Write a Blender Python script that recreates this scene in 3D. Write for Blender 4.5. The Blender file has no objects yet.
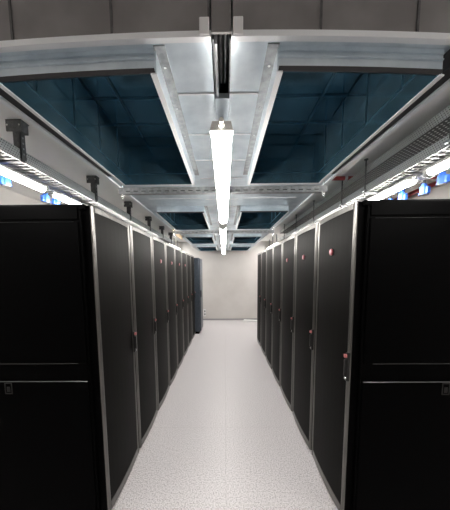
import bpy, bmesh, math, random
from mathutils import Matrix, Vector
random.seed(4)
C = bpy.context.scene.collection
PI = math.pi

# ------------------------------------------------------------------ helpers
def new_obj(name, bm, mats, parent=None, smooth=False, loc=None):
    me = bpy.data.meshes.new(name)
    bmesh.ops.recalc_face_normals(bm, faces=bm.faces[:])
    bm.to_mesh(me); bm.free()
    if not isinstance(mats, (list, tuple)): mats = [mats]
    for m in mats: me.materials.append(m)
    if smooth:
        for p in me.polygons: p.use_smooth = True
    o = bpy.data.objects.new(name, me); C.objects.link(o)
    if parent is not None: o.parent = parent
    if loc is not None: o.location = loc
    return o

def thing(name, label, cat, loc=(0, 0, 0), rz=0, group=None):
    o = bpy.data.objects.new(name, None); C.objects.link(o)
    o.empty_display_size = .1
    o.location = loc; o.rotation_euler = (0, 0, rz)
    return tag(o, label, cat, group)

def tag(o, label, cat, group=None):
    o['label'] = label; o['category'] = cat
    if group: o['group'] = group
    return o

def struct(name, bm, m):
    o = new_obj(name, bm, m); o['kind'] = 'structure'; return o

def children_of(o): return [c for c in C.objects if c.parent == o]

def copy_thing(root, loc, rz, label, group=None, skip=()):
    r = root.copy(); C.objects.link(r); r.location = loc; r.rotation_euler = (0, 0, rz)
    r['label'] = label
    if group: r['group'] = group
    for ch in children_of(root):
        if ch.name.split('.')[0] in skip: continue
        c = ch.copy(); C.objects.link(c); c.parent = r
        for g in children_of(ch):
            if g.name.split('.')[0] in skip: continue
            d = g.copy(); C.objects.link(d); d.parent = c
    return r

def box(bm, x0, x1, y0, y1, z0, z1, mi=0, bev=0):
    vs = [bm.verts.new(p) for p in ((x0,y0,z0),(x1,y0,z0),(x1,y1,z0),(x0,y1,z0),(x0,y0,z1),(x1,y0,z1),(x1,y1,z1),(x0,y1,z1))]
    fs = [bm.faces.new([vs[i] for i in f]) for f in ((0,3,2,1),(4,5,6,7),(0,1,5,4),(1,2,6,5),(2,3,7,6),(3,0,4,7))]
    for f in fs: f.material_index = mi
    if bev:
        es = list({e for f in fs for e in f.edges})
        r = bmesh.ops.bevel(bm, geom=es, offset=bev, segments=2, affect='EDGES', profile=.5)
        for f in r['faces']: f.material_index = mi
    return vs

def gridbox(bm, x0, x1, y0, y1, z0, z1, nx=1, ny=1):
    """box cut along x and y so that it can sag"""
    def sh(zz):
        return [[bm.verts.new((x0+(x1-x0)*i/nx, y0+(y1-y0)*j/ny, zz)) for j in range(ny+1)] for i in range(nx+1)]
    a, b = sh(z0), sh(z1)
    for i in range(nx):
        for j in range(ny):
            bm.faces.new((a[i][j], a[i][j+1], a[i+1][j+1], a[i+1][j]))
            bm.faces.new((b[i][j], b[i+1][j], b[i+1][j+1], b[i][j+1]))
    for i in range(nx):
        bm.faces.new((a[i][0], a[i+1][0], b[i+1][0], b[i][0])); bm.faces.new((a[i][ny], b[i][ny], b[i+1][ny], a[i+1][ny]))
    for j in range(ny):
        bm.faces.new((a[0][j], b[0][j], b[0][j+1], a[0][j+1])); bm.faces.new((a[nx][j], a[nx][j+1], b[nx][j+1], b[nx][j]))

def prism(bm, pts, axis, a, b, cap=True, mi=0):
    """extrude a closed 2-D outline along an axis ('x': pts=(y,z), 'y': pts=(x,z), 'z': pts=(x,y))"""
    def P(p, t): return {'x': (t, p[0], p[1]), 'y': (p[0], t, p[1]), 'z': (p[0], p[1], t)}[axis]
    A = [bm.verts.new(P(p, a)) for p in pts]; B = [bm.verts.new(P(p, b)) for p in pts]
    n = len(pts); fs = []
    for i in range(n): fs.append(bm.faces.new((A[i], A[(i+1) % n], B[(i+1) % n], B[i])))
    if cap: fs.append(bm.faces.new(A[::-1])); fs.append(bm.faces.new(B))
    for f in fs: f.material_index = mi
    return fs

def ring(cx, cy, r, n=12, ry=None): return [(cx+r*math.cos(2*PI*i/n), cy+(ry or r)*math.sin(2*PI*i/n)) for i in range(n)]

def tube(bm, p, q, r, n=10, mi=0):
    p, q = Vector(p), Vector(q); d = (q-p).normalized()
    u = d.orthogonal().normalized(); v = d.cross(u)
    A = [bm.verts.new(p+r*(math.cos(2*PI*i/n)*u+math.sin(2*PI*i/n)*v)) for i in range(n)]
    B = [bm.verts.new(q+r*(math.cos(2*PI*i/n)*u+math.sin(2*PI*i/n)*v)) for i in range(n)]
    fs = [bm.faces.new((A[i], A[(i+1) % n], B[(i+1) % n], B[i])) for i in range(n)]
    fs += [bm.faces.new(A[::-1]), bm.faces.new(B)]
    for f in fs: f.material_index = mi

# ------------------------------------------------------------------ materials
def mat(name, col, rough=.5, metal=0., spec=.5):
    m = bpy.data.materials.new(name); m.use_nodes = True
    b = m.node_tree.nodes['Principled BSDF']
    b.inputs['Base Color'].default_value = (*col, 1); b.inputs['Roughness'].default_value = rough
    b.inputs['Metallic'].default_value = metal; b.inputs['Specular IOR Level'].default_value = spec
    return m
def nodes(m): return m.node_tree.nodes, m.node_tree.links, m.node_tree.nodes['Principled BSDF']
def noise_colour(m, scale, c0, c1, p0=.35, p1=.65, detail=3, stretch=None, rough=None, bump=0):
    N, L, b = nodes(m)
    tc = N.new('ShaderNodeTexCoord'); nz = N.new('ShaderNodeTexNoise'); cr = N.new('ShaderNodeValToRGB')
    nz.inputs['Scale'].default_value = scale; nz.inputs['Detail'].default_value = detail
    src = tc.outputs['Object']
    if stretch:
        mp = N.new('ShaderNodeMapping'); mp.inputs['Scale'].default_value = stretch; L.new(src, mp.inputs['Vector']); src = mp.outputs['Vector']
    L.new(src, nz.inputs['Vector']); L.new(nz.outputs['Fac'], cr.inputs['Fac'])
    cr.color_ramp.elements[0].position = p0; cr.color_ramp.elements[0].color = (*c0, 1)
    cr.color_ramp.elements[1].position = p1; cr.color_ramp.elements[1].color = (*c1, 1)
    L.new(cr.outputs['Color'], b.inputs['Base Color'])
    if rough:
        mr = N.new('ShaderNodeMapRange'); mr.inputs['To Min'].default_value = rough[0]; mr.inputs['To Max'].default_value = rough[1]
        L.new(nz.outputs['Fac'], mr.inputs['Value']); L.new(mr.outputs['Result'], b.inputs['Roughness'])
    if bump:
        bp = N.new('ShaderNodeBump'); bp.inputs['Strength'].default_value = bump; bp.inputs['Distance'].default_value = .01
        n2 = N.new('ShaderNodeTexNoise'); n2.inputs['Scale'].default_value = 3.5; n2.inputs['Detail'].default_value = 1
        L.new(src, n2.inputs['Vector']); L.new(n2.outputs['Fac'], bp.inputs['Height']); L.new(bp.outputs['Normal'], b.inputs['Normal'])
    return m
def dots(m, axes, pitch, radius, hole, plate):
    """staggered round perforation in two object axes"""
    N, L, b = nodes(m)
    tc = N.new('ShaderNodeTexCoord'); sp = N.new('ShaderNodeSeparateXYZ'); L.new(tc.outputs['Object'], sp.inputs[0])
    def M(op, a, bb=None, c=None):
        n = N.new('ShaderNodeMath'); n.operation = op
        for i, v in enumerate((a, bb, c)):
            if v is None: continue
            if isinstance(v, (int, float)): n.inputs[i].default_value = v
            else: L.new(v, n.inputs[i])
        return n.outputs[0]
    a = M('DIVIDE', sp.outputs[axes[0]], pitch); c = M('DIVIDE', sp.outputs[axes[1]], pitch*.866)
    row = M('FLOOR', c); odd = M('MULTIPLY', M('FLOORED_MODULO', row, 2.), .5)
    fa = M('SUBTRACT', M('FRACT', M('ADD', a, odd)), .5); fc = M('SUBTRACT', M('FRACT', c), .5)
    d = M('SQRT', M('ADD', M('MULTIPLY', fa, fa), M('MULTIPLY', fc, fc)))
    h = M('LESS_THAN', d, radius)
    mx = N.new('ShaderNodeMix'); mx.data_type = 'RGBA'
    mx.inputs['A'].default_value = (*plate, 1); mx.inputs['B'].default_value = (*hole, 1)
    L.new(h, mx.inputs['Factor']); L.new(mx.outputs['Result'], b.inputs['Base Color'])
    return m

M = {}
M['wall'] = noise_colour(mat('painted wall', (.6, .6, .58), .6), 2, (.60, .575, .55), (.65, .625, .60))
M['ceiling'] = noise_colour(mat('painted ceiling', (.5, .5, .5), .7), 2, (.76, .75, .73), (.80, .79, .77))
M['black'] = noise_colour(mat('black powder coat', (.012, .012, .013), .5, 0, .025), 60, (.0006, .0006, .0007), (.0012, .0012, .0013))
M['bezel'] = noise_colour(mat('dark grey satin metal', (.1, .1, .1), .3, .85), 8, (.115, .112, .107), (.16, .155, .147), stretch=(6, 6, .4), rough=(.24, .36))
M['edge'] = mat('painted edge highlight', (.10, .10, .10), .35, .3, .5)  # lighter grey paints in lamp highlights along the side panel edges
M['mesh'] = dots(mat('perforated black steel', (.05, .05, .05), .5, 0, .035), (1, 2), .0065, .33, (.002, .002, .002), (.0058, .0055, .005))
M['handle'] = mat('black plastic', (.008, .008, .008), .3)
M['badge'] = mat('dark red enamel', (.22, .05, .06), .3)
M['badge_face'] = mat('rose red enamel', (.48, .20, .23), .3)
M['pink'] = mat('pink red plastic', (.50, .16, .16), .4)
M['chrome'] = mat('bright metal', (.8, .8, .8), .2, 1.)
M['galv'] = noise_colour(mat('galvanised sheet', (.6, .6, .6), .3, .72), 9, (.52, .60, .66), (.70, .78, .83), detail=5, rough=(.24, .42), bump=.10)
M['galv_shade'] = noise_colour(mat('shade-darkened galvanised sheet', (.3, .3, .3), .5, .6), 7, (.20, .19, .19), (.26, .25, .25), rough=(.4, .55))  # same galvanised steel, colour darkened for duct fronts the lamps miss
M['galv2'] = noise_colour(mat('galvanised strut', (.5, .5, .5), .4, .9), 40, (.24, .25, .26), (.38, .39, .40), rough=(.4, .55))
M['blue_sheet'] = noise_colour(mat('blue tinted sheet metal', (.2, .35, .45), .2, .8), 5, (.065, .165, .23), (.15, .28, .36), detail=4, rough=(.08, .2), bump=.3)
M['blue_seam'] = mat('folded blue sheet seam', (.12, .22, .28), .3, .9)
M['dark_reflection'] = mat('dark painted reflection', (.02, .02, .022), .5)  # near-black colour painting dark reflections onto the duct metal
M['seam'] = mat('folded bright seam', (.78, .80, .82), .38, .35)
M['screw'] = mat('zinc screw', (.85, .86, .86), .25, 1.)
M['strut_dark'] = noise_colour(mat('dark grey coated steel', (.08, .08, .085), .5, .3), 50, (.06, .06, .062), (.10, .10, .102))
M['hole'] = mat('slot shadow dark', (.01, .01, .01), .8)
M['tray'] = dots(mat('perforated galvanised rail', (.5, .5, .5), .4, .8), (1, 2), .017, .24, (.12, .12, .12), (.58, .59, .58))
M['tray_dark'] = dots(mat('perforated tray floor over dark cables', (.1, .1, .1), .5, 0, .2), (1, 0), .03, .22, (.42, .43, .42), (.018, .018, .019))
M['wire'] = mat('zinc plated wire', (.42, .42, .41), .45, .6)
M['lampbody'] = mat('light grey polycarbonate', (.62, .62, .60), .4)
M['glandrey'] = mat('grey nylon', (.55, .54, .50), .45)
M['blue'] = mat('blue plastic', (.03, .14, .62), .35)
M['white'] = mat('white plastic', (.8, .8, .8), .4)
M['red'] = noise_colour(mat('red pipe paint', (.35, .03, .03), .35), 12, (.30, .018, .02), (.38, .03, .03))
M['tan'] = noise_colour(mat('tan board', (.55, .42, .26), .6), 14, (.50, .38, .22), (.60, .46, .30))
M['cab'] = noise_colour(mat('slate blue steel', (.06, .075, .095), .35, .3), 20, (.055, .07, .09), (.075, .09, .115))
M['grey_cable'] = mat('light grey cable sheath', (.30, .30, .30), .5)
M['cable'] = mat('black cable sheath', (.015, .015, .016), .45)
def emit(name, col, s):
    m = bpy.data.materials.new(name); m.use_nodes = True; N = m.node_tree.nodes; b = N['Principled BSDF']
    b.inputs['Base Color'].default_value = (.9, .9, .9, 1); b.inputs['Emission Color'].default_value = (*col, 1); b.inputs['Emission Strength'].default_value = s
    return m
M['glow'] = emit('lit tube diffuser', (1, .955, .90), 34)
M['glow_side'] = emit('lit tube diffuser behind racks', (1, .97, .93), 36)

# floor: light speckled vinyl with faint welded joints
fl = mat('speckled vinyl floor', (.6, .58, .58), .38, 0, .35)
N, L, b = nodes(fl)
tc = N.new('ShaderNodeTexCoord')
n1 = N.new('ShaderNodeTexNoise'); n1.inputs['Scale'].default_value = 105; n1.inputs['Detail'].default_value = 3
r1 = N.new('ShaderNodeValToRGB'); r1.color_ramp.elements[0].position = .36; r1.color_ramp.elements[0].color = (.38, .365, .375, 1)
r1.color_ramp.elements[1].position = .60; r1.color_ramp.elements[1].color = (.71, .685, .70, 1)
e = r1.color_ramp.elements.new(.47); e.color = (.585, .562, .575, 1)
L.new(tc.outputs['Object'], n1.inputs['Vector']); L.new(n1.outputs['Fac'], r1.inputs['Fac'])
br = N.new('ShaderNodeTexBrick'); br.offset = 0; br.inputs['Scale'].default_value = 1; br.inputs['Mortar Size'].default_value = .003
br.inputs['Brick Width'].default_value = 1.2; br.inputs['Row Height'].default_value = 1.2
br.inputs['Color1'].default_value = br.inputs['Color2'].default_value = (1, 1, 1, 1); br.inputs['Mortar'].default_value = (.86, .86, .86, 1)
L.new(tc.outputs['Object'], br.inputs['Vector'])
mx = N.new('ShaderNodeMix'); mx.data_type = 'RGBA'; mx.blend_type = 'MULTIPLY'; mx.inputs['Factor'].default_value = 1
L.new(r1.outputs['Color'], mx.inputs['A']); L.new(br.outputs['Color'], mx.inputs['B']); L.new(mx.outputs['Result'], b.inputs['Base Color'])
M['floor'] = fl

# ------------------------------------------------------------------ setting
WXL, WXR, WY0, WY1, CEIL = -2.49, 2.42, -3.2, 8.085, 2.545
T = .1
def slab(name, m, *a):
    bm = bmesh.new(); box(bm, *a); return struct(name, bm, m)
slab('floor', M['floor'], WXL-T, WXR+T, WY0-T, WY1+T, -T, 0)
slab('ceiling', M['ceiling'], WXL-T, WXR+T, WY0-T, WY1+T, CEIL, CEIL+T)
slab('wall_left', M['wall'], WXL-T, WXL, WY0-T, WY1+T, 0, CEIL)
slab('wall_right', M['wall'], WXR, WXR+T, WY0-T, WY1+T, 0, CEIL)
slab('wall_far', M['wall'], WXL, WXR, WY1, WY1+T, 0, CEIL)
slab('wall_near', mat('dark grey partition', (.05, .05, .052), .6), WXL, WXR, WY0-T, WY0, 0, CEIL)
bmk = mat('grey cove skirting', (.33, .33, .335), .5)
slab('baseboard_far', bmk, WXL, WXR, WY1-.012, WY1, 0, .05)

# ------------------------------------------------------------------ server racks
XL, XR, YL, YR = -.7608, .7379, 1.4397, 1.4148
RW, RH, RD = .6, 1.97, 1.07
def bow(y): return .004+.010*(1-(y/.255)**2)          # how far the mesh stands out of the door edge
def make_rack():
    t = thing('server_rack', '', 'server rack')
    bm = bmesh.new(); box(bm, -RD, -.052, -.298, .298, .05, RH-.03, bev=.004)
    new_obj('carcass', bm, M['black'], t)
    bm = bmesh.new(); box(bm, -RD, -.03, -.299, .299, RH-.03, RH, bev=.004)
    new_obj('roof_panel', bm, M['black'], t)
    bm = bmesh.new(); box(bm, -RD+.05, -.045, -.285, .285, .012, .05)
    for sx in (-.08, -RD+.1):
        for sy in (-.26, .26): prism(bm, ring(sx, sy, .022), 'z', 0, .014)
    new_obj('plinth', bm, M['black'], t)
    # door: moulded frame with two bevelled stiles and two rails
    bm = bmesh.new(); z0, z1 = .03, RH-.006
    for s in (-1, 1):
        prof = [(-.05, s*.283), (-.006, s*.283), (-.001, s*.280), (.006, s*.270), (.006, s*.260), (.003, s*.252), (-.02, s*.247), (-.05, s*.247)]
        fs = prism(bm, prof, 'z', z0, z1)
        for i in (0, 6, 7): fs[i].material_index = 1
    ys = [-.250+.500*i/8 for i in range(9)]
    for (a, c) in ((z0, z0+.055), (z1-.03, z1)):
        pts = [(bow(y)+.001, y) for y in ys]+[(-.05, .25), (-.05, -.25)]
        prism(bm, pts, 'z', a, c)
    d = new_obj('door', bm, [M['bezel'], M['black']], t)
    bm = bmesh.new()
    pts = [(bow(y)-.003, y) for y in ys]+[(bow(y)-.008, y) for y in ys[::-1]]
    prism(bm, pts, 'z', z0+.05, z1-.025)
    new_obj('perforated_panel', bm, M['mesh'], d)
    bm = bmesh.new(); box(bm, -.004, .016, .257, .281, .925, 1.10, bev=.005); box(bm, .014, .028, .260, .278, .955, 1.06, bev=.005)
    new_obj('handle', bm, M['handle'], d)
    bm = bmesh.new(); box(bm, .014, .030, .260, .278, 1.070, 1.090, bev=.003)
    new_obj('lock_flag', bm, M['pink'], d)['label'] = 'pink red lock flag'
    bm = bmesh.new(); prism(bm, ring(.269, .943, .008), 'x', .012, .022)
    new_obj('keyhole', bm, M['chrome'], d)['label'] = 'bright metal keyhole'
    bm = bmesh.new(); r = .022
    prism(bm, ring(.0, 1.71, r, 20), 'x', .010, .019); prism(bm, ring(.0, 1.71, r*.72, 20), 'x', .019, .022, mi=1)
    new_obj('badge', bm, [M['badge'], M['badge_face']], d)['label'] = 'round red badge'
    return t
def side_panels(t, s):
    """the closed flank of a row's end rack, s = which side"""
    def pan(name, z0, z1, x0=-RD+.02, x1=-.066):
        bm = bmesh.new(); a, c = sorted((s*.298, s*.306)); box(bm, x0, x1, a, c, z0, z1, bev=.003); return new_obj(name, bm, M['black'], t)
    pan('upper_side_panel', 1.042, 1.872)
    lo = pan('lower_side_panel', .06, .934)
    def highlight_strip(name, za, zb, x1, par):
        bm = bmesh.new(); prism(bm, [(s*.305, za), (s*.3085, za+(zb-za)*.5), (s*.305, zb)], 'x', -RD+.02, x1); new_obj(name, bm, M['edge'], par)  # thin strip added as the highlight on a panel edge
    highlight_strip('edge_highlight', .929, .935, -.07, lo)
    up_ = [c for c in children_of(t) if c.name.startswith('upper_side')][0]
    highlight_strip('edge_highlight', 1.042, 1.0445, -.12, up_); highlight_strip('edge_highlight', 1.8695, 1.872, -.09, up_)
    bm = bmesh.new()
    a, c = sorted((s*.305, s*.309))
    for (x0, x1, z0, z1) in ((-.575, -.57, .855, .925), (-.535, -.53, .855, .925), (-.57, -.535, .855, .86), (-.57, -.535, .92, .925)): box(bm, x0, x1, a, c, z0, z1)
    box(bm, -.562, -.543, a, c, .868, .90, bev=.001)
    new_obj('side_latch', bm, M['handle'], lo)
    bm = bmesh.new(); a, c = sorted((s*.296, s*.304)); box(bm, -RD+.02, -.066, a, c, 1.885, 1.962, bev=.003)
    new_obj('top_side_strip', bm, M['black'], t)
    bm = bmesh.new(); a, c = sorted((s*.296, s*.303)); box(bm, -.060, -.050, a, c, .06, 1.93, bev=.002)
    new_obj('corner_post', bm, M['black'], t)
ordn = ['first', 'second', 'third', 'fourth', 'fifth', 'sixth', 'seventh', 'eighth']
proto = make_rack()
row_l, row_r = [], []
for k in range(8):
    badge = k in (2, 3, 4, 5)
    lab = '%s black server rack of the left row from the camera, %s' % (ordn[k], 'red badge on door' if badge else 'no badge')
    row_l.append((k, (XL, YL+.6*k+.3, 0), 0, lab, 'left row of server racks', badge))
for k in range(7):
    badge = k in (0, 1, 2)
    lab = '%s black server rack of the right row from the camera, %s' % (ordn[k], 'red badge on door' if badge else 'no badge')
    row_r.append((k, (XR, YR+.6*k+.3, 0), PI, lab, 'right row of server racks', badge))
for k, loc, rz, lab, g, badge in row_l+row_r:
    r = copy_thing(proto, loc, rz, lab, g, skip=() if badge else ('badge',))
    if k == 0: side_panels(r, -1 if rz == 0 else 1)
for ch in children_of(proto):
    for g in children_of(ch): bpy.data.objects.remove(g)
    bpy.data.objects.remove(ch)
bpy.data.objects.remove(proto)

# cabinet closing the left row
t = thing('end_cabinet', 'slate blue steel cabinet at the far end of the left rack row', 'cabinet', (XL+.13, YL+4.8+.16, 0))
bm = bmesh.new(); box(bm, -1.1, 0, -.15, .45, .06, 1.935, bev=.02); new_obj('casing', bm, M['cab'], t)
bm = bmesh.new(); box(bm, -1.05, -.03, -.13, .43, 0, .062); new_obj('plinth', bm, M['black'], t)
bm = bmesh.new(); box(bm, -.002, .022, -.145, .445, .08, 1.92, bev=.008); dd = new_obj('door', bm, M['cab'], t)
bm = bmesh.new(); box(bm, .021, .04, -.12, -.095, .95, 1.12, bev=.004); new_obj('handle', bm, M['handle'], dd)

# ------------------------------------------------------------------ air ducts over the aisle
ZP, ZB, ZT = 2.247, 2.184, 2.50           # duct underside, hood rim, duct top
Y0D, Y1D = .777, 7.95
HOODS = [(.813, 1.785), (2.61, 3.63), (4.47, 5.42), (6.27, 7.25)]
def sag(bm):
    for v in bm.verts:
        k = max(0, 1-(v.co.y-Y0D)/.9)
        v.co.z -= .022*(v.co.x/.7)**2*k
def duct(label, xo, xi, ho, hi, s):
    """s=-1 left duct; xo/xi outer and inner edge, ho/hi outer and inner wall of the hoods"""
    t = thing('air_duct', label, 'air duct', ((xo+xi)/2, (Y0D+Y1D)/2, ZP)); inv = Matrix.Translation(-Vector(t.location))
    def put(name, bm, m, parent=t, do_sag=True):
        if do_sag: sag(bm)
        if parent is t: bm.transform(inv)
        else: bm.transform(inv)
        return new_obj(name, bm, m, parent)
    def gx(bm, xa, xb, *r, nx=8, ny=1): gridbox(bm, min(xa, xb), max(xa, xb), *r, nx=nx, ny=ny)
    th = .004
    # underside sheet with the hood openings cut out
    bm = bmesh.new()
    gx(bm, hi, xi, Y0D, Y1D, ZP, ZP+th, nx=3, ny=24)
    gx(bm, xo, ho, Y0D, Y1D, ZP, ZP+th, nx=3, ny=24)
    ycuts = [Y0D]+[y for h in HOODS for y in h]+[Y1D]
    for i in range(0, len(ycuts), 2): gx(bm, ho, hi, ycuts[i], ycuts[i+1], ZP, ZP+th, nx=8, ny=2 if i else 1)
    nb = len(bm.faces)
    for y in [.999, 1.276, 1.557, 1.843]+[2.09+.27*i for i in range(21)]:
        gx(bm, hi+.035*-s, xi, y-.003, y+.003, ZP-.005, ZP, nx=2)
    for i in range(2, len(ycuts), 2):
        for f in (.33, .66): yy = ycuts[i]*(1-f)+f*ycuts[i+1]; gx(bm, ho, hi, yy-.003, yy+.003, ZP-.005, ZP, nx=4)
    for i, fc in enumerate(bm.faces): fc.material_index = int(i >= nb)
    put('underside_sheet', bm, [M['galv'], M['seam']])
    # front sheet in panels with standing seams
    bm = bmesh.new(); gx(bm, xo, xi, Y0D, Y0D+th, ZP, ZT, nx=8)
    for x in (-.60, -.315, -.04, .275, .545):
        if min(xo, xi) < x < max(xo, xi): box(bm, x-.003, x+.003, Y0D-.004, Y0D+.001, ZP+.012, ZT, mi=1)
    put('front_sheet', bm, [M['galv_shade'], M['strut_dark']])
    # lip folded below the front edge, thicker at its inner end
    bm = bmesh.new(); gx(bm, xo, xi, Y0D-.006, Y0D+.012, ZP-.004, ZP+.012, nx=8); put('front_lip', bm, M['seam'])
    bm = bmesh.new(); e = .045*s; box(bm, *sorted((xi+e*.1, xi+e*.72)), Y0D-.012, Y0D+.012, ZP-.002, ZP+.042, bev=.002); put('lip_clip', bm, M['white'])
    # outer and inner side sheets, roof, back: dark inside
    bm = bmesh.new()
    gx(bm, xo, xo+.004*-s, Y0D, Y1D, ZP, ZT, nx=1, ny=24); put('outer_side_sheet', bm, M['galv'])
    bm = bmesh.new(); gx(bm, xi, xi+.004*s, Y0D, Y1D, ZP, ZT, nx=1, ny=24); put('inner_side_sheet', bm, M['galv'])
    bm = bmesh.new(); gx(bm, xo, xi, Y0D, Y1D, ZT, ZT+th, nx=1, ny=1); nb = len(bm.faces)
    # roof standing seams seen through the openings
    y = Y0D+.16
    while y < Y1D: gx(bm, ho, hi, y, y+.005, ZT-.008, ZT, nx=1); y += .235
    gx(bm, ho+(hi-ho)*.28, ho+(hi-ho)*.28+.006, Y0D, Y1D, ZT-.012, ZT, nx=1); 
    for i, fc in enumerate(bm.faces): fc.material_index = int(i >= nb)
    put('roof_sheet', bm, [M['blue_sheet'], M['blue_seam']], do_sag=False)
    bm = bmesh.new(); gx(bm, xo, xi, Y1D-th, Y1D, ZP, ZT, nx=1); put('back_sheet', bm, M['galv'], do_sag=False)
    # outer edge profile: bright folded edge and a strip darkened to paint in a reflection
    bm = bmesh.new(); gx(bm, xo-.004*-s, xo+.016*-s, Y0D, Y1D, ZP-.010, ZP, nx=1, ny=24); put('edge_fold', bm, M['seam'])
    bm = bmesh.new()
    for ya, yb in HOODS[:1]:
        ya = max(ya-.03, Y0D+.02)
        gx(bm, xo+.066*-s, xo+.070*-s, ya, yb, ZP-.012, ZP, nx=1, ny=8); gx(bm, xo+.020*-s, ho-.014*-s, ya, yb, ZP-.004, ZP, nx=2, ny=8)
    put('edge_dark_strip', bm, M['dark_reflection'])  # dark colour stands for what the duct underside reflects
    # hoods: open rectangular collars with a rolled front panel
    for n, (ya, yb) in enumerate(HOODS):
        bm = bmesh.new()
        xa, xb = min(ho, hi), max(ho, hi)
        up = ZT-.002
        gx(bm, xa, xb, yb-th, yb, ZB, up, nx=8)
        gx(bm, ho, ho+th*-s, ya, yb, ZB, up, nx=1, ny=8); gx(bm, hi-th*-s, hi, ya, yb, ZB, up, nx=1, ny=8)
        gx(bm, xa, xb, ya+.004, ya+.004+th, ZB, up, nx=8)
        nb = len(bm.faces); zz = ZP+.005
        gx(bm, ho, ho+.007*-s, ya, yb, zz, zz+.004, nx=1, ny=8); gx(bm, hi-.007*-s, hi, ya, yb, zz, zz+.004, nx=1, ny=8); gx(bm, xa, xb, yb-.007, yb, zz, zz+.004, nx=8)
        y = ya+.16
        while y < yb-.1: gx(bm, ho, ho+.007*-s, y, y+.005, zz, up, nx=1); y += .235
        for i, fc in enumerate(bm.faces): fc.material_index = int(i >= nb)
        h = put('hood', bm, [M['blue_sheet'], M['blue_seam']])
        bm = bmesh.new()                         # outer cladding of the collar
        gx(bm, hi, hi+.003*-s, ya, yb, ZB, ZP, nx=1, ny=8); gx(bm, ho-.003*-s, ho, ya, yb, ZB, ZP, nx=1, ny=8)
        gx(bm, xa, xb, yb, yb+.003, ZB, ZP, nx=8)
        put('collar_cladding', bm, M['galv'], h)
        bm = bmesh.new()                         # front panel: three rolled bands, bottom roll darkened as a painted reflection
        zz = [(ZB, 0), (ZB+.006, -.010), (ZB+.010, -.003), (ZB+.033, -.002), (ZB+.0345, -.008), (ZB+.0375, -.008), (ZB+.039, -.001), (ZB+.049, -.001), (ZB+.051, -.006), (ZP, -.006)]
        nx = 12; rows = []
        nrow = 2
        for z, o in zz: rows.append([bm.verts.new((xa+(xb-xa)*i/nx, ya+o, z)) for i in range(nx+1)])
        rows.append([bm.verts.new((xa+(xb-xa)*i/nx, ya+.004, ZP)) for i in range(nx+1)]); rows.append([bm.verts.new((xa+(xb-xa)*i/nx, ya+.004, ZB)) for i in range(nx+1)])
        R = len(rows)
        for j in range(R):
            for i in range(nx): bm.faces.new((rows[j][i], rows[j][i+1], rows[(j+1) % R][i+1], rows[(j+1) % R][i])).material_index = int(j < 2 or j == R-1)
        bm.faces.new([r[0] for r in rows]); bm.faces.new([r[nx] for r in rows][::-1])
        put('front_panel', bm, [M['galv'], M['dark_reflection']], h)
        bm = bmesh.new()                         # turned rim
        gx(bm, ho-.010*-s, ho+.004*-s, ya, yb+.006, ZB-.004, ZB, nx=1, ny=8)
        gx(bm, hi-.014*-s, hi+.004*-s, ya, yb+.006, ZB-.004, ZB, nx=1, ny=8)
        gx(bm, xa, xb, yb-.004, yb+.008, ZB-.004, ZB, nx=8)
        put('rim', bm, M['seam'], h)
        bm = bmesh.new()                         # angle that screws the collar to the duct
        gx(bm, hi, hi+.034*-s, ya-.015, yb, ZP-.003, ZP, nx=1, ny=8)
        put('fixing_angle', bm, M['galv2'], h)
        for f in (.06, .27, .48, .69, .9):
            bm = bmesh.new(); y = ya+(yb-ya)*f; prism(bm, ring(hi+.018*-s, y, .0045), 'z', ZP-.007, ZP-.002)
            put('screw', bm, M['screw'], h)
    return t
duct('galvanised air duct with four blue-lined hoods, left of the central lamp line', -.82, -.034, -.685, -.205, -1)
duct('galvanised air duct with four blue-lined hoods, right of the central lamp line', .777, .024, .650, .165, 1)

# trunking between the ducts
t = thing('cable_trunking', 'steel cable trunking in the slot between the two air ducts above the lamps', 'trunking', (-.005, 4.3, 2.26))
bm = bmesh.new()
for a in (-.026, .025): box(bm, a, a+.004, -3.5, 3.6, 0, .10)
box(bm, -.026, .029, -3.5, 3.6, .10, .104); new_obj('channel', bm, M['galv2'], t)
bm = bmesh.new(); box(bm, -.028, .028, -3.28, 3.6, -.02, .0, bev=.002); new_obj('cover', bm, M['galv'], t)
bm = bmesh.new(); box(bm, -.021, -.012, -3.5, -3.28, -.012, .03, bev=.002); new_obj('conduit', bm, M['seam'], t)
bm = bmesh.new(); box(bm, -.028, .028, -3.522, -3.515, .0, .24); new_obj('front_cover', bm, M['galv_shade'], t)
bm = bmesh.new(); tube(bm, (-.003, -3.5, .03), (-.003, -3.29, .03), .007); new_obj('cable', bm, M['strut_dark'], t)
bm = bmesh.new(); tube(bm, (.012, -3.5, .03), (.012, -3.29, .03), .004); new_obj('cable', bm, M['galv2'], t)

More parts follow.
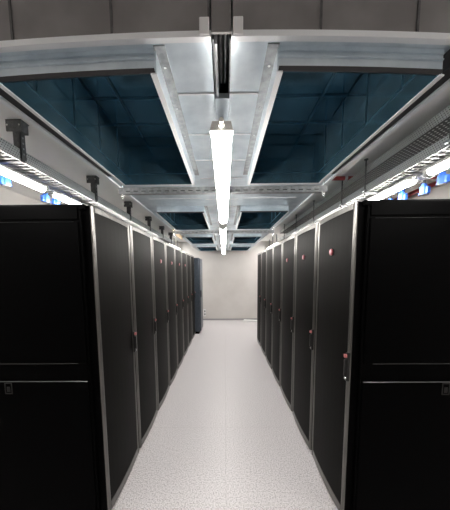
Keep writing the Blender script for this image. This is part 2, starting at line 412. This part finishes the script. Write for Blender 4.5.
# ------------------------------------------------------------------ lamps
def batten(label, x, ya, yb, z, w, glow, group, drop, first=True):
    t = thing('batten_lamp', label, 'lamp', (x, (ya+yb)/2, z), 0, group); h = (yb-ya)/2; r = w/2
    bm = bmesh.new(); prism(bm, [(-r*.9, .0), (r*.9, .0), (r*.75, r*.6), (-r*.75, r*.6)], 'y', -h+.004, h-.004); new_obj('body', bm, M['lampbody'], t)
    bm = bmesh.new(); pts = [(r*.92*math.cos(a), -r*.95*math.sin(a)) for a in [PI*i/10 for i in range(11)]]
    prism(bm, pts, 'y', -h-.001, h+.001); new_obj('diffuser', bm, glow, t)
    for s in (-1, 1):
        full = s > 0 or not first
        bm = bmesh.new(); pts = ([(r*1.02*math.cos(a), -r*1.02*math.sin(a)) for a in [PI*i/10 for i in range(11)]]+[(-r*.8, r*.65), (r*.8, r*.65)]) if full else [(-r, -r*.12), (r, -r*.12), (r*.8, r*.65), (-r*.8, r*.65)]
        prism(bm, pts, 'y', *sorted((s*(h+.002), s*(h-.03)))); new_obj('end_cap', bm, M['lampbody'], t)
    bm = bmesh.new(); prism(bm, ring(0, r*.33, r*.28, 12), 'y', -h-.018, -h); prism(bm, ring(0, r*.33, r*.2, 12), 'y', -h-.035, -h-.016); new_obj('cable_gland', bm, M['glandrey'], t)
    if drop > 0:
        for f in (-.72, 0, .72):
            bm = bmesh.new(); box(bm, -.012, .012, h*f-.012, h*f+.012, r*.6, drop); new_obj('bracket', bm, M['galv2'], t)
    return t
G = 'lamps in line over the aisle'
ZL = 2.10
for i, (a, c) in enumerate(((.965, 2.56), (2.86, 4.70), (5.0, 6.95))):
    lab = ['lit white batten lamp over the aisle, nearest and largest of the line', 'lit white batten lamp over the aisle, second of the line', 'lit white batten lamp over the aisle, farthest of the line, by the end wall'][i]
    batten(lab, -.008-.008*i, a, c, ZL, .086, M['glow'], G, 2.239-ZL, i == 0)
batten('added unseen batten lamp behind the camera, lighting the near duct faces', 0, -2.3, -.7, ZL, .092, M['glow'], G, CEIL-ZL)  # unseen lamp, added to brighten the duct fronts
GL, GR = 'lamps under the left cable tray', 'lamps under the right cable tray'
side = [(.55, 2.05), (2.19, 3.69), (3.83, 5.33)]
for i, (a, c) in enumerate(side):
    batten('lit batten lamp under the left cable tray, %s from the camera' % ordn[i], -1.43, a, c, 2.252, .07, M['glow_side'], GL, .044)
for i, (a, c) in enumerate(side):
    d = -.29
    batten('lit batten lamp under the right cable tray, %s from the camera' % ordn[i], 1.37, a+d, c+d, 2.240, .07, M['glow_side'], GR, .027)

for x, sd in ((-1.43, 'left'), (1.37, 'right')):
    batten('added batten lamp brightening the far walls past the end of the %s cable tray' % sd, x, 6.45, 7.95, 2.30, .07, M['glow_side'], 'added lamps past the cable trays', CEIL-2.30)  # pair added to light the walls beyond the racks
# ------------------------------------------------------------------ struts under the ducts
def strut(label, y):
    t = thing('support_strut', label, 'strut', (-.01, y, 2.135), 0, 'struts under the air ducts'); w = .73
    bm = bmesh.new()
    box(bm, -w, w, -.002, .0, .0, .040); box(bm, -w, w, .0, .036, .0, .003); box(bm, -w, w, .034, .036, .003, .04); x = -w+.05
    while x < w-.06: box(bm, x, x+.030, -.0035, -.0015, .013, .018, mi=1); x += .055
    new_obj('channel', bm, [M['galv2'], M['hole']], t)
    for s in (-1, 1):
        bm = bmesh.new(); tube(bm, (s*(w-.018), .018, -.03), (s*(w-.018), .018, .107), .005); prism(bm, ring(s*(w-.018), .018, .013, 6), 'z', -.012, 0); new_obj('threaded_rod', bm, M['screw'], t)
strut('slotted steel strut crossing under the ducts behind the nearest hoods', 1.81)
strut('slotted steel strut crossing under the ducts behind the second hoods', 3.67)

# tan board on the edge of the left duct
bm = bmesh.new(); box(bm, -.006, .006, -.40, .40, -.035, .035, bev=.002)
o = new_obj('board', bm, M['tan'], loc=(-.775, 4.25, 2.20)); tag(o, 'tan board fixed below the outer edge of the left air duct', 'board')

# ------------------------------------------------------------------ cable trays
def basket(label, x0, x1, z, h, ya, yb, s):
    """x0 aisle-side rail, x1 far rail"""
    t = thing('cable_tray', label, 'cable tray', ((x0+x1)/2, (ya+yb)/2, z)); cx, cy = (x0+x1)/2, (ya+yb)/2
    for x in (x0, x1):
        bm = bmesh.new(); box(bm, x-cx-.002, x-cx+.002, ya-cy, yb-cy, 0, h)
        dx = .014*(1 if x < cx else -1)
        box(bm, *sorted((x-cx, x-cx+dx)), ya-cy, yb-cy, h-.002, h)
        new_obj('side_rail', bm, M['tray'], t)
    bm = bmesh.new(); y = ya+.03
    while y < yb: tube(bm, (x0-cx, y-cy, .004), (x1-cx, y-cy, .004), .004, 6); y += .05
    for f in (.2, .4, .6, .8): x = x0+(x1-x0)*f-cx; tube(bm, (x, ya-cy, .009), (x, yb-cy, .009), .003, 6)
    o = new_obj('wire_floor', bm, M['wire'], t)
    for i in range(5):
        bm = bmesh.new(); x = (x0+x1)/2+(-.5+i/4)*abs(x1-x0)*.5-cx; tube(bm, (x, ya-cy+.02, .022+.004*(i % 2)), (x, yb-cy-.02, .022), .010, 8)
        new_obj('cable', bm, M['grey_cable'], t)['label'] = 'grey cable lying in the tray'
    return t
basket('galvanised wire cable tray running above the left racks', -1.30, -1.60, 2.297, .075, -.2, 6.4, -1)
basket('lower galvanised wire cable tray running above the right racks, lamps under it', 1.25, 1.55, 2.268, .062, -.2, 5.75, 1)
t = thing('cable_tray', 'upper perforated cable tray above the right racks, close under the ceiling', 'cable tray', (1.36, 2.77, 2.43))
bm = bmesh.new(); box(bm, -.11, -.107, -2.97, 2.97, 0, .06); new_obj('side_rail', bm, M['tray'], t)
bm = bmesh.new(); box(bm, .107, .11, -2.97, 2.97, 0, .06); new_obj('side_rail', bm, M['tray'], t)
bm = bmesh.new(); box(bm, -.11, .11, -2.97, 2.97, -.003, 0); new_obj('perforated_floor', bm, M['tray_dark'], t)
for i in range(4):
    bm = bmesh.new(); tube(bm, (-.06+.04*i, -2.95, .016), (-.06+.04*i, 2.95, .016), .014, 8)
    new_obj('cable', bm, M['cable'], t)['label'] = 'black cable lying in the tray'

# ceiling brackets carrying the left tray
def bracket(label, y):
    t = thing('ceiling_bracket', label, 'bracket', (-1.315, y, CEIL), 0, 'ceiling brackets over the left tray')
    bm = bmesh.new(); box(bm, -.055, .045, -.008, .0, -.07, 0, bev=.002); box(bm, .02, .045, 0, .05, -.07, -.004, bev=.002); box(bm, -.055, .045, -.008, .06, -.006, 0)
    new_obj('head_plate', bm, M['strut_dark'], t)
    bm = bmesh.new(); box(bm, -.020, .026, .0, .004, -.235, -.05); box(bm, .022, .026, .0, .04, -.235, -.05)
    for k in range(4): z = -.10-k*.033; prism(bm, ring(.020, z, .006, 8), 'x', .0255, .0275, mi=1)
    new_obj('post', bm, [M['strut_dark'], M['galv2']], t)
    for px in (-.042, .035): bm = bmesh.new(); prism(bm, ring(px, -.035, .006, 6), 'y', -.013, -.006); new_obj('bolt', bm, M['screw'], t)
    bm = bmesh.new(); box(bm, -.30, .02, -.002, .032, -.250, -.233); new_obj('support_arm', bm, M['strut_dark'], t)
for i, y in enumerate((1.66, 2.58, 3.50, 4.42, 5.34, 6.20)):
    bracket('dark grey ceiling bracket holding the left cable tray, %s from the camera' % ordn[i], y)

# threaded rods carrying the right trays
for i, y in enumerate((1.45, 2.28, 2.72, 3.55, 4.4, 5.25)):
    t = thing('hanger_rod', 'thin threaded rod from the ceiling to the right cable trays, %s from the camera' % ordn[i], 'hanger rod', (1.235, y, CEIL), 0, 'hanger rods of the right trays')
    bm = bmesh.new(); tube(bm, (0, 0, -.30), (0, 0, 0), .006); new_obj('rod', bm, M['strut_dark'], t)
    bm = bmesh.new(); prism(bm, ring(0, 0, .016), 'z', -.008, 0); new_obj('ceiling_anchor', bm, M['strut_dark'], t)
    bm = bmesh.new(); box(bm, -.02, .010, -.02, .02, -.270, -.255, bev=.003); new_obj('clamp', bm, M['galv2'], t)
    bm = bmesh.new(); box(bm, -.012, .33, -.014, .014, -.288, -.278, bev=.002); new_obj('carrier_bar', bm, M['galv2'], t)

# blue power connectors hanging behind the lamps
def connector(label, x, y, z, tall=False):
    t = thing('power_connector', label, 'connector', (x, y, z), 0, 'blue power connectors under the trays')
    bm = bmesh.new(); r = .029; prism(bm, ring(0, 0, r, 14), 'z', -.022, .030); prism(bm, ring(0, .0, r*1.15, 14), 'z', -.030, -.020); box(bm, -.012, .012, -.05, -.03, -.03, .02, bev=.003)
    new_obj('shell', bm, M['blue'], t)
    bm = bmesh.new(); prism(bm, ring(0, 0, r*.8, 14), 'z', -.034, -.029); new_obj('socket_face', bm, M['white'], t)['label'] = 'white socket face'
    bm = bmesh.new(); prism(bm, ring(0, 0, .018, 10), 'z', .030, .05 if not tall else .07); new_obj('neck', bm, M['blue'], t)
    bm = bmesh.new(); tube(bm, (0, 0, .05), (0, 0, (2.298 if x < 0 else 2.269)-z), .009, 8); new_obj('cable', bm, M['cable'], t)
for lab, x, y, z, tl in (('blue power connector under left tray, nearest, alone at the picture edge', -1.575, 1.86, 2.245, False),
    ('blue power connector under left tray, left one of the pair above the rack', -1.575, 2.26, 2.235, False),
    ('blue power connector under left tray, right one of the pair above the rack', -1.560, 2.38, 2.24, True),
    ('blue power connector under right tray, nearest to the right picture edge', 1.535, 1.84, 2.215, False),
    ('blue power connector under right tray, second from the right picture edge', 1.535, 2.00, 2.19, False),
    ('tall blue power connector under right tray between the two lamps', 1.515, 2.21, 2.20, True),
    ('blue power connector under right tray, farthest, half hidden behind the rack top', 1.515, 2.36, 2.18, False)):
    connector(lab, x, y, z, tl)

# sprinkler pipe
t = thing('sprinkler_pipe', 'dark red sprinkler pipe under the ceiling on the right with one crossing branch', 'pipe', (2.2, 3.0, 2.48))
bm = bmesh.new(); tube(bm, (0, -5.0, 0), (0, 5.0, 0), .024, 12); new_obj('main_pipe', bm, M['red'], t)
bm = bmesh.new(); tube(bm, (0, -.36, .034), (-1.36, -.36, .034), .020, 12); new_obj('branch_pipe', bm, M['red'], t)
bm = bmesh.new(); prism(bm, ring(0, .0, .034, 12), 'y', -.40, -.32); new_obj('tee_fitting', bm, M['red'], t)
for y in (-3.5, -1.2, 1.2, 3.5):
    bm = bmesh.new(); box(bm, -.004, .004, y-.012, y+.012, .02, CEIL-2.48); new_obj('pipe_hanger', bm, M['galv2'], t)
bm = bmesh.new(); prism(bm, [(-.36+r0, .034+r1) for r0, r1 in ring(0, 0, .026, 12)], 'x', -.98, -.955); box(bm, -.975, -.96, -.365, -.355, .04, CEIL-2.48); new_obj('pipe_clip', bm, M['white'], t)

# ------------------------------------------------------------------ small things at the far end
bm = bmesh.new(); box(bm, -.33, .33, -.10, .10, 0, .04, bev=.003)
o = new_obj('plank', bm, M['white'], loc=(.92, 7.82, 0)); o.rotation_euler = (0, 0, -.25); tag(o, 'white plank lying on the floor by the far wall, right side', 'plank')
t = thing('wall_socket', 'small white wall socket with plugs low on the far wall, beside the end cabinet', 'socket', (-.668, WY1, .25))
bm = bmesh.new(); box(bm, -.045, .045, -.035, 0, -.12, .12, bev=.004); new_obj('housing', bm, M['white'], t)
bm = bmesh.new(); box(bm, .0, .03, -.07, -.034, .03, .08, bev=.004); new_obj('plug', bm, M['cable'], t)
bm = bmesh.new(); box(bm, .0, .03, -.07, -.034, -.07, -.02, bev=.004); new_obj('plug', bm, M['cable'], t)

# ------------------------------------------------------------------ camera
f, v0, u0, p, yaw, roll, H = 249.033, 296.9821, 222.2718, .1013, -.0101, -.0078, 1.5842
fw = Vector((math.sin(yaw)*math.cos(p), math.cos(yaw)*math.cos(p), -math.sin(p)))
ri = Vector((math.cos(yaw), -math.sin(yaw), 0)); up = ri.cross(fw)
r2 = ri*math.cos(roll)+up*math.sin(roll); u2 = up*math.cos(roll)-ri*math.sin(roll)
cam = bpy.data.cameras.new('camera'); co = bpy.data.objects.new('camera', cam); C.objects.link(co)
m = Matrix.Identity(4)
for i in range(3): m[i][0], m[i][1], m[i][2] = r2[i], u2[i], -fw[i]
m[2][3] = H; co.matrix_world = m
cam.sensor_fit = 'VERTICAL'; cam.sensor_height = 36; cam.sensor_width = 36*450/510
cam.lens = f/510*36; cam.shift_x = (225-u0)/510; cam.shift_y = (v0-255)/510
cam.clip_start = .02
bpy.context.scene.camera = co

w = bpy.data.worlds.new('world'); bpy.context.scene.world = w; w.use_nodes = True
w.node_tree.nodes['Background'].inputs[0].default_value = (0, 0, 0, 1); w.node_tree.nodes['Background'].inputs[1].default_value = 0
vs = bpy.context.scene.view_settings
vs.view_transform = 'Standard'; vs.look = 'None'; vs.gamma = 1; vs.use_curve_mapping = False; vs.exposure = .72
